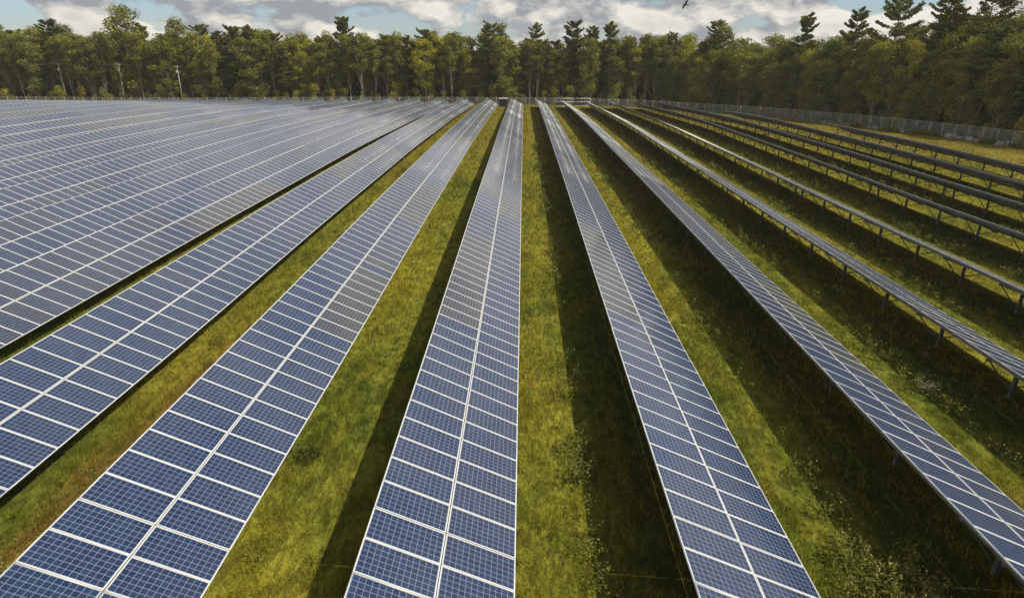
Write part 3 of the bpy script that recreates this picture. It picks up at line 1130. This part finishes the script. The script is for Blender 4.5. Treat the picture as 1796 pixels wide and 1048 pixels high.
# ------------------------------------------------------------------ labels of trees, told by what stands below them
marks = []
for n, xl, ys, yv, ye in rows:
    if -12 <= n <= 6:
        q = screen(xl - WX / 2, ye, 1.5)
        if n == 0:
            marks.append((q[0], 'dark cabinet'))
        else:
            marks.append((q[0], '%s row %s of cabinet' % (ORD[abs(n)], 'left' if n < 0 else 'right')))
POLES = [(-150.5, 203.0, 12.6), (-131.0, 203.0, 12.6), (-112.0, 203.0, 12.0)]
for i, (x, y, h) in enumerate(POLES):
    marks.append((screen(x, y, 1)[0], '%s utility pole' % ORD[i + 1]))
marks.append((screen(36, 199, 1)[0], 'fence corner'))
for n, yq in ((7, 152), (8, 115)):
    marks.append((screen(X0 + 7.5 * n - 2, yq, 1.5)[0], '%s row right of cabinet' % ORD[n]))
marks.append((screen(81, 120, 1)[0], 'stones by side fence'))
marks.append((40.0, 'left picture edge'))
marks.append((1760.0, 'right picture edge'))
buckets = {}
for t in trees:
    if t[7]:
        tag(t[0], t[7], t[6])
        continue
    q = screen(t[3], t[4], 4.0)
    mk = min(marks, key=lambda m: abs(m[0] - q[0]))
    kind = t[1]
    buckets.setdefault((kind, t[2], mk[1]), []).append((q[0], t))
PL = {'sapling': 'saplings'}
for (kind, tier, mk), lst in buckets.items():
    lst.sort(key=lambda a: a[0])
    for i, (px, t) in enumerate(lst):
        base = '%s %s, by %s' % (kind, tier, mk)
        if len(lst) > 1:
            if i == 0:
                w = 'leftmost'
            elif i == len(lst) - 1:
                w = 'rightmost'
            else:
                w = ORD[i + 1]
            base = '%s %s' % (w, base)
        base = base.replace('with only its top showing', 'only its top showing')
        gname = {'sapling': 'saplings along the foot of the woods'}.get(t[6], 'trees of the woods around the field')
        tag(t[0], base, t[6], gname)


# ------------------------------------------------------------------ fences and gate
def fence_run(name, pts, label, step=3.0, mid=False):
    root = link(name, None, loc=(pts[0][0], pts[0][1], zgf(*pts[0])))
    ox, oy, oz = root.location
    P = []
    for (xa, ya), (xb, yb) in zip(pts[:-1], pts[1:]):
        L = math.hypot(xb - xa, yb - ya)
        k = max(1, round(L / step))
        for i in range(k):
            P.append((xa + (xb - xa) * i / k, ya + (yb - ya) * i / k))
    P.append(pts[-1])
    mbp = MB()
    mbp.tube([(0, 0, -0.4), (0, 0, 2.42)], 0.038, 8)
    mbp.tube([(0, 0, 2.42), (0, 0, 2.47)], [0.046, 0.02], 8)
    pm = mbp.mesh('fence_post', [m_fpost], True)
    top, bot = MB(), MB()
    V, Q, U = [], [], []
    acc = 0.0
    prev = None
    for i, (x, y) in enumerate(P):
        z = zgf(x, y)
        link('fence_post', pm, root, loc=(x - ox, y - oy, z - oz))
        V += [(x - ox, y - oy, z - oz + 0.05), (x - ox, y - oy, z - oz + 2.38)]
        if prev:
            d = math.hypot(x - prev[0], y - prev[1])
            b = len(V) - 4
            Q.append((b, b + 2, b + 3, b + 1))
            U += [(acc, 0), (acc + d, 0), (acc + d, 2.33), (acc, 2.33)]
            acc += d
            for m_, hz, r_ in ((top, 2.40, 0.024), (bot, 0.42, 0.020)):
                m_.tube([(prev[0] - ox, prev[1] - oy, prev[2] - oz + hz), (x - ox, y - oy, z - oz + hz)], r_, 6)
        prev = (x, y, z)
    link('rail', top.mesh('rail', [m_fpost]), root)
    link('rail', bot.mesh('rail', [m_fpost]), root)
    me = np_mesh('wire_mesh', np.array(V), np.array(Q), [m_link], uv=np.array(U))
    link('wire_mesh', me, root)
    tag(root, label, 'fence')


GX0, GX1 = 10.0, 21.4
fence_run('chain_link_fence', [(-235, 199.0), (GX0, 199.0)], 'grey chain-link fence running along the far wood from the left to the white gate', 3.1)
fence_run('chain_link_fence', [(GX1, 199.0), (36.0, 199.0)], 'short stretch of grey chain-link fence between the white gate and the fence corner', 3.0)
fence_run('chain_link_fence', [(36.0, 199.0), (51, 184.5), (66.0, 167.0), (75, 143), (81.0, 120.0), (84.2, 102.8), (88.0, 60.0), (89.5, 30)], 'grey chain-link fence coming forward along the right-hand wood behind the stones', 3.0)

root = link('field_gate', None, loc=(GX0 + 0.15, 199.0, zgf(15, 199)))
wg = (GX1 - GX0 - 0.3)
for k in range(2):
    mb = MB()
    x0, x1 = k * wg / 2 + 0.03, (k + 1) * wg / 2 - 0.03
    for (za, r_) in ((2.45, 0.07), (1.35, 0.065), (0.2, 0.045)):
        mb.tube([(x0, -0.05, za), (x1, -0.05, za)], r_, 8)
    lf = link('gate_leaf', mb.mesh('gate_leaf', [m_gate], True), root)
    mb = MB()
    for xx in (x0, (x0 + x1) / 2, x1):
        mb.tube([(xx, -0.05, 0.2), (xx, -0.05, 2.45)], 0.03, 8)
    link('upright', mb.mesh('upright', [m_fpost], True), lf)
    me = np_mesh('wire_mesh', np.array([(x0, 0.03, 0.2), (x1, 0.03, 0.2), (x1, 0.03, 2.4), (x0, 0.03, 2.4)]), np.array([[0, 1, 2, 3]]), [m_link], uv=np.array([(x0, 0), (x1, 0), (x1, 2.2), (x0, 2.2)]))
    link('wire_mesh', me, lf)
tag(root, 'wide gate with two bright white bars in the far fence', 'gate')

# ------------------------------------------------------------------ inverter cabinet
cx, cy = -6.15, 191.5
cz = zgf(cx, cy)
root = link('equipment_cabinet', None, loc=(cx, cy, cz))
mb = MB()
mb.box(-1.35, 1.35, -0.9, 0.9, -0.3, 0.16)
link('plinth', mb.mesh('plinth', [m_rock]), root)
mb = MB()
mb.box(-1.25, 1.25, -0.8, 0.8, 0.16, 2.42)
for k in range(8):
    mb.box(-1.10, -0.15, -0.83, -0.803, 0.5 + k * 0.1, 0.55 + k * 0.1)
link('housing', mb.mesh('housing', [m_cab]), root)
mb = MB()
mb.box(-1.36, 1.36, -0.92, 0.9, 2.424, 2.50)
mb.box(-1.25, 1.25, -0.8, 0.8, 2.504, 2.56)
link('roof', mb.mesh('roof', [m_cabtop]), root)
for k in range(2):
    mb = MB()
    x0 = -1.18 + k * 1.2
    mb.box(x0, x0 + 1.16, -0.828 if k else -0.802, -0.801, 1.38 if not k else 0.3, 2.32)
    dr = link('door', mb.mesh('door', [m_cab]), root)
    mb = MB()
    mb.box(x0 + (1.0 if k == 0 else 0.08), x0 + (1.06 if k == 0 else 0.14), -0.86, -0.829, 1.5, 1.7)
    link('handle', mb.mesh('handle', [m_steel]), dr)
tag(root, 'dark metal equipment cabinet with a pale roof at the far end of the middle aisle', 'cabinet')

# ------------------------------------------------------------------ utility poles and wires
tips = []
for i, (x, y, h) in enumerate(POLES):
    z = zgf(x, y)
    root = link('utility_pole', None, loc=(x, y, z))
    root.rotation_euler = (0, R(2.2), 0)
    mb = MB()
    mb.tube([(0, 0, -0.8), (0, 0, h * 0.5), (0, 0, h)], [0.21, 0.18, 0.14], 10)
    link('shaft', mb.mesh('shaft', [m_pole], True), root)
    mb = MB()
    ha = h - 0.35
    mb.box(-1.2, 1.2, -0.22, -0.13, ha - 0.07, ha + 0.07)
    mb.bar((-0.6, -0.22, ha - 0.03), (0, -0.15, ha - 0.7), 0.04, 0.04)
    mb.bar((0.6, -0.22, ha - 0.03), (0, -0.15, ha - 0.7), 0.04, 0.04)
    ca = link('crossarm', mb.mesh('crossarm', [m_pole]), root)
    for xx in (-1.05, -0.45, 1.05):
        mb = MB()
        mb.tube([(xx, -0.175, ha + 0.07), (xx, -0.175, ha + 0.13), (xx, -0.175, ha + 0.2), (xx, -0.175, ha + 0.26)], [0.03, 0.07, 0.07, 0.03], 8)
        link('insulator', mb.mesh('insulator', [m_insul], True), ca)
    hb = h - 2.0
    mb = MB()
    mb.tube([(-0.42, -0.1, hb - 0.45), (-0.42, -0.1, hb + 0.35)], 0.24, 10)
    mb.tube([(-0.42, -0.1, hb + 0.35), (-0.42, -0.1, hb + 0.42)], [0.24, 0.1], 10)
    mb.box(-0.2, -0.1, -0.05, 0.05, hb - 0.2, hb + 0.2)
    link('transformer', mb.mesh('transformer', [m_insul], True), root)
    if i == 2:
        mb = MB()
        mb.bar((0.1, 0, hb - 0.5), (0.75, 0, hb - 0.1), 0.06, 0.06)
        mb.tube([(0.7, 0, hb - 0.2), (0.7, 0, hb + 0.25)], 0.13, 8)
        link('bracket', mb.mesh('bracket', [m_insul]), root)
    tag(root, ['slim weathered utility pole furthest left before the far wood', 'weathered utility pole between the other two at the left of the wood', 'paler utility pole nearest the picture centre, with fittings on both sides'][i], 'utility pole', 'utility poles before the far wood on the left')
    tips.append((x, y, z + ha + 0.26))
tips = [(-172.0, 203.0, tips[0][2] - 0.2)] + tips
for k, dx in enumerate((-1.05, -0.45, 1.05)):
    mb = MB()
    for (xa, ya, za), (xb, yb, zb) in zip(tips[:-1], tips[1:]):
        pts = []
        for i in range(9):
            t = i / 8
            pts.append((xa + dx + 0.45 + (xb - xa) * t, ya - 0.175, za + (zb - za) * t - 0.5 * 4 * t * (1 - t)))
        mb.tube(pts, 0.009, 4, cap=False)
    o = link('power_line', mb.mesh('power_line', [m_wire]))
    tag(o, ['thin wire on the left-hand insulators of the utility poles', 'thin wire on the middle insulators of the utility poles', 'thin wire on the right-hand insulators of the utility poles'][k], 'wire', 'wires strung between the utility poles')


# ------------------------------------------------------------------ stones below the side fence
def stone(x, y, sx, sy, sz, seed, label):
    import bmesh
    r_ = random.Random(seed)
    bm = bmesh.new()
    bmesh.ops.create_icosphere(bm, subdivisions=3, radius=1)
    pl = [(Vector((r_.gauss(0, 1), r_.gauss(0, 1), r_.gauss(0, 1))).normalized(), r_.uniform(0.50, 0.82)) for _ in range(9)]
    for v in bm.verts:
        for nrm, d in pl:
            q = v.co.dot(nrm)
            if q > d:
                v.co -= nrm * (q - d) * 0.92
        v.co *= 1 + 0.03 * math.sin(v.co.x * 9 + seed) * math.sin(v.co.y * 8)
        v.co = Vector((v.co.x * sx, v.co.y * sy, v.co.z * sz))
    me = bpy.data.meshes.new('boulder')
    bm.to_mesh(me)
    bm.free()
    me.materials.append(m_rock)
    o = link('boulder', me, loc=(x, y, zgf(x, y) + sz * 0.35))
    o.rotation_euler = (r_.uniform(-0.2, 0.2), r_.uniform(-0.2, 0.2), r_.uniform(0, 6.28))
    tag(o, label, 'stone', 'stones lying along the foot of the side fence')
    return o


# (distance along Y, metres in from the fence, size)
STN = [(150, 1.6, .45), (146, 2.2, .6), (143, 1.5, .4), (138.5, 2.4, .75), (134, 1.8, .5), (131.5, 2.7, .85), (129, 2.0, .5), (125.5, 2.5, .6), (120, 1.8, .5), (116.0, 1.6, .95),
       (113.4, 2.2, .7), (112.0, 1.6, .9), (109.8, 1.7, .8), (108.6, 2.0, .7), (105.6, 2.3, .8), (104.2, 1.6, .9), (102.4, 2.3, .45), (100.4, 2.2, .75), (98.9, 1.7, .8), (97.2, 2.3, .7), (95.4, 1.9, .9), (93.0, 2.2, .6)]
rr = random.Random(3)
for i, (y, inn, s_) in enumerate(STN):
    q = 'smaller' if s_ < 0.55 else ('large' if s_ > 0.78 else 'middling')
    if i == 0:
        where = 'furthest away along the side fence'
    elif i == len(STN) - 1:
        where = 'nearest along the side fence'
    elif i < len(ORD) - 1:
        where = '%s from the far end of the side fence line' % ORD[i + 1]
    else:
        where = '%s from the near end of the line' % ORD[len(STN) - i]
    stone(float(fence_x(y)) - inn, y, s_ * rr.uniform(0.9, 1.5), s_ * rr.uniform(0.8, 1.2), s_ * rr.uniform(0.6, 0.85), 40 + i, '%s pale rough stone, %s' % (q, where))

# taller scrub among the stones (things one could count)
clumps = [
    (-7.3, 16.8, 0.8, 0.3, 34, 'low dark rosette of weeds in the lit aisle left of the cabinet row', m_weed, 0.07, (0.45, 0.5, 0.5, 1)),
    (9.0, 10.9, 1.9, 0.95, 80, 'tall leafy weed clump in the shade at the bottom edge right of centre', m_weed, 0.07, (0.9, 0.9, 0.9, 1)),
    (10.3, 11.8, 1.7, 0.85, 60, 'pale leafy weed clump second from the bottom edge in the right aisle', m_weed, 0.07, (1.1, 1.05, 1.1, 1)),
    (9.3, 12.8, 1.1, 0.7, 30, 'leafy weed clump at the shadow edge beside the striped grass right of centre', m_weed, 0.07, (1, 1, 1, 1)),
    (2.0, 16.2, 0.9, 0.6, 24, 'small leafy weed clump on the shadow edge just right of the cabinet row', m_weed, 0.07, (0.8, 0.85, 0.9, 1)),
    (17.3, 22.3, 0.8, 0.6, 12, 'white-flowering weed clump in the lit strip between the right-hand rows', m_seed, 0.06, (1, 1, 1, 1)),
]
for i, (x, y, w_, h_, ns, lab, mt, sz_, tn) in enumerate(clumps):
    weed_clump(x, y, w_, h_, ns, lab, mt, 600 + i, sz_, tn)
for i, (y, inn) in enumerate([(136, 3.4), (127, 3.4), (121.5, 2.8), (118, 3.2), (107.2, 2.8), (101.3, 2.9)]):
    weed_clump(float(fence_x(y)) - inn, y, 2.4, 1.0, 60, 'scrubby green clump growing among the stones, %s from the far end' % ORD[i + 1], m_weed, 640 + i, 0.16, (0.85, 0.95, 0.8, 1))

# ------------------------------------------------------------------ bird
cp, sp, cyw, syw = math.cos(PITCH), math.sin(PITCH), math.cos(YAW), math.sin(YAW)
RIGHT = Vector((cyw, syw, 0))
FWD = Vector((-syw * cp, cyw * cp, -sp))
UP = RIGHT.cross(FWD)
D = 62.0
bpos = Vector((18.66, 47.4, 16.95))
bpos = CAM + RIGHT * ((1202 - 898) / 1040 * D) + UP * ((524 - 8.5) / 1040 * D) + FWD * D
mb = MB()
# body along local x (head at -x), wings along local y
mb.tube([(-0.27, 0, 0.0), (-0.24, 0, 0.0), (-0.18, 0, 0.005), (-0.10, 0, 0), (0.0, 0, 0), (0.12, 0, 0), (0.2, 0, 0)], [0.006, 0.028, 0.036, 0.055, 0.065, 0.042, 0.015], 10)


def wing(s):
    prof = [(0.0, -0.10, 0.10, 0.02), (0.18, -0.13, 0.11, 0.03), (0.34, -0.14, 0.07, 0.05), (0.48, -0.10, 0.04, 0.07), (0.58, -0.03, 0.03, 0.10)]
    b = len(mb.v)
    for (y, xf, xb_, z) in prof:
        for (xx, zz) in ((xf, z), (xb_, z - 0.01), (xb_, z - 0.018), (xf, z - 0.03)):
            mb.v.append((xx, s * y, zz))
    for i in range(len(prof) - 1):
        for q in range(4):
            mb.face((b + i * 4 + q, b + i * 4 + (q + 1) % 4, b + (i + 1) * 4 + (q + 1) % 4, b + (i + 1) * 4 + q))
    e = b + (len(prof) - 1) * 4
    mb.face((e, e + 1, e + 2, e + 3))


wing(1)
wing(-1)
b = len(mb.v)
for p in ((0.15, -0.03, 0.005), (0.15, 0.03, 0.005), (0.36, 0.10, 0.0), (0.38, 0, 0.0), (0.36, -0.10, 0.0)):
    mb.v.append(p)
for p in ((0.15, -0.03, -0.008), (0.15, 0.03, -0.008), (0.36, 0.10, -0.01), (0.38, 0, -0.01), (0.36, -0.10, -0.01)):
    mb.v.append(p)
mb.face((b, b + 1, b + 2, b + 3, b + 4))
mb.face((b + 9, b + 8, b + 7, b + 6, b + 5))
for q in range(5):
    q2 = (q + 1) % 5
    mb.face((b + q, b + q + 5, b + q2 + 5, b + q2))
wdir = (RIGHT * 0.50 + UP * 0.86).normalized()
fdir = (RIGHT * 0.80 - UP * 0.30 - FWD * 0.45)
fdir = (fdir - wdir * fdir.dot(wdir)).normalized()
ndir = fdir.cross(wdir).normalized()
M = Matrix(((fdir.x, wdir.x, ndir.x, bpos.x), (fdir.y, wdir.y, ndir.y, bpos.y), (fdir.z, wdir.z, ndir.z, bpos.z), (0, 0, 0, 1)))
o = link('bird', mb.mesh('bird', [m_bird], True), M=M)
tag(o, 'dark bird gliding with its wings banked against the clouds right of centre', 'bird')

# ------------------------------------------------------------------ sky, clouds, sun
EL, AZ = R(52), R(-13)       # sun to the right (+X), a little behind the camera
sd = Vector((math.cos(EL) * math.cos(AZ), math.cos(EL) * math.sin(AZ), math.sin(EL)))
sun_d = bpy.data.lights.new('sun', 'SUN')
sun = bpy.data.objects.new('sun', sun_d)
col.objects.link(sun)
sun.rotation_euler = (-sd).to_track_quat('-Z', 'Y').to_euler()
sun_d.energy = 4.9
sun_d.angle = R(0.5)
sun_d.color = (1.0, 0.93, 0.80)

w = bpy.data.worlds.new('World')
sc.world = w
w.use_nodes = True
nt = w.node_tree
nt.nodes.clear()
out = nt.nodes.new('ShaderNodeOutputWorld')
bg = nt.nodes.new('ShaderNodeBackground')
sky = nt.nodes.new('ShaderNodeTexSky')
sky.sky_type = 'NISHITA'
sky.sun_disc = False
sky.sun_elevation = EL
sky.sun_rotation = math.pi / 2 - AZ
sky.air_density = 1.0
sky.dust_density = 0.6
sky.ozone_density = 1.5
tc = nt.nodes.new('ShaderNodeTexCoord').outputs['Generated']
mp = N(nt, 'ShaderNodeMapping', ins={'Vector': tc, 'Scale': (1.0, 1.0, 1.9), 'Location': (0.71, 0.45, 0.2)}).outputs[0]
n1_ = noise(nt, mp, 6.6, 9, 0.54, 0.1)
mp2 = N(nt, 'ShaderNodeMapping', ins={'Vector': tc, 'Scale': (1.0, 1.0, 1.9), 'Location': (0.725, 0.45, 0.245)}).outputs[0]
n2_ = noise(nt, mp2, 6.6, 9, 0.54, 0.1)
dz = N(nt, 'ShaderNodeSeparateXYZ', ins={0: tc}).outputs[2]
up_ = smooth(nt, dz, 0.08, 0.35)
open_ = math_n(nt, 'MULTIPLY', smooth(nt, dz, 0.60, 0.85), -0.22)
cov = smooth(nt, math_n(nt, 'ADD', open_, math_n(nt, 'MULTIPLY_ADD', up_, 0.06, n1_)), 0.43, 0.485)
lit = math_n(nt, 'MULTIPLY_ADD', math_n(nt, 'SUBTRACT', n1_, n2_), 9.0, 0.66, clamp=True)
thick = smooth(nt, n1_, 0.52, 0.68)
lit = math_n(nt, 'MULTIPLY', lit, math_n(nt, 'MULTIPLY_ADD', thick, -0.45, 1.0))
ccol = mixc(nt, lit, (3.5, 3.7, 4.0), (9.3, 8.9, 8.0))
skyc = mixc(nt, 1.0, sky.outputs[0], (0.92, 0.98, 1.12), 'MULTIPLY')
mix = mixc(nt, cov, skyc, ccol)
nt.links.new(mix, bg.inputs['Color'])
bg.inputs['Strength'].default_value = 0.09
nt.links.new(bg.outputs[0], out.inputs['Surface'])


# ------------------------------------------------------------------ thin haze in the air
m, nt, out = new_mat('air')
pv = N(nt, 'ShaderNodeVolumePrincipled', ins={'Color': (0.96, 0.93, 0.86, 1), 'Density': 0.00017, 'Anisotropy': 0.1})
nt.links.new(pv.outputs[0], out.inputs['Volume'])
mb = MB()
mb.box(-5100, 5100, -2600, 8100, -5.0, 33.0)
o = link('haze', mb.mesh('haze', [m]))
tag(o, 'thin pale haze in the air over the field and the wood', kind='stuff')

sc.view_settings.view_transform = 'Standard'
sc.view_settings.look = 'None'
sc.view_settings.exposure = 0.08
sc.view_settings.gamma = 1.0
sc.cycles.max_bounces = 6
sc.cycles.transparent_max_bounces = 12
sc.cycles.diffuse_bounces = 3
sc.cycles.glossy_bounces = 3
sc.cycles.use_adaptive_sampling = True
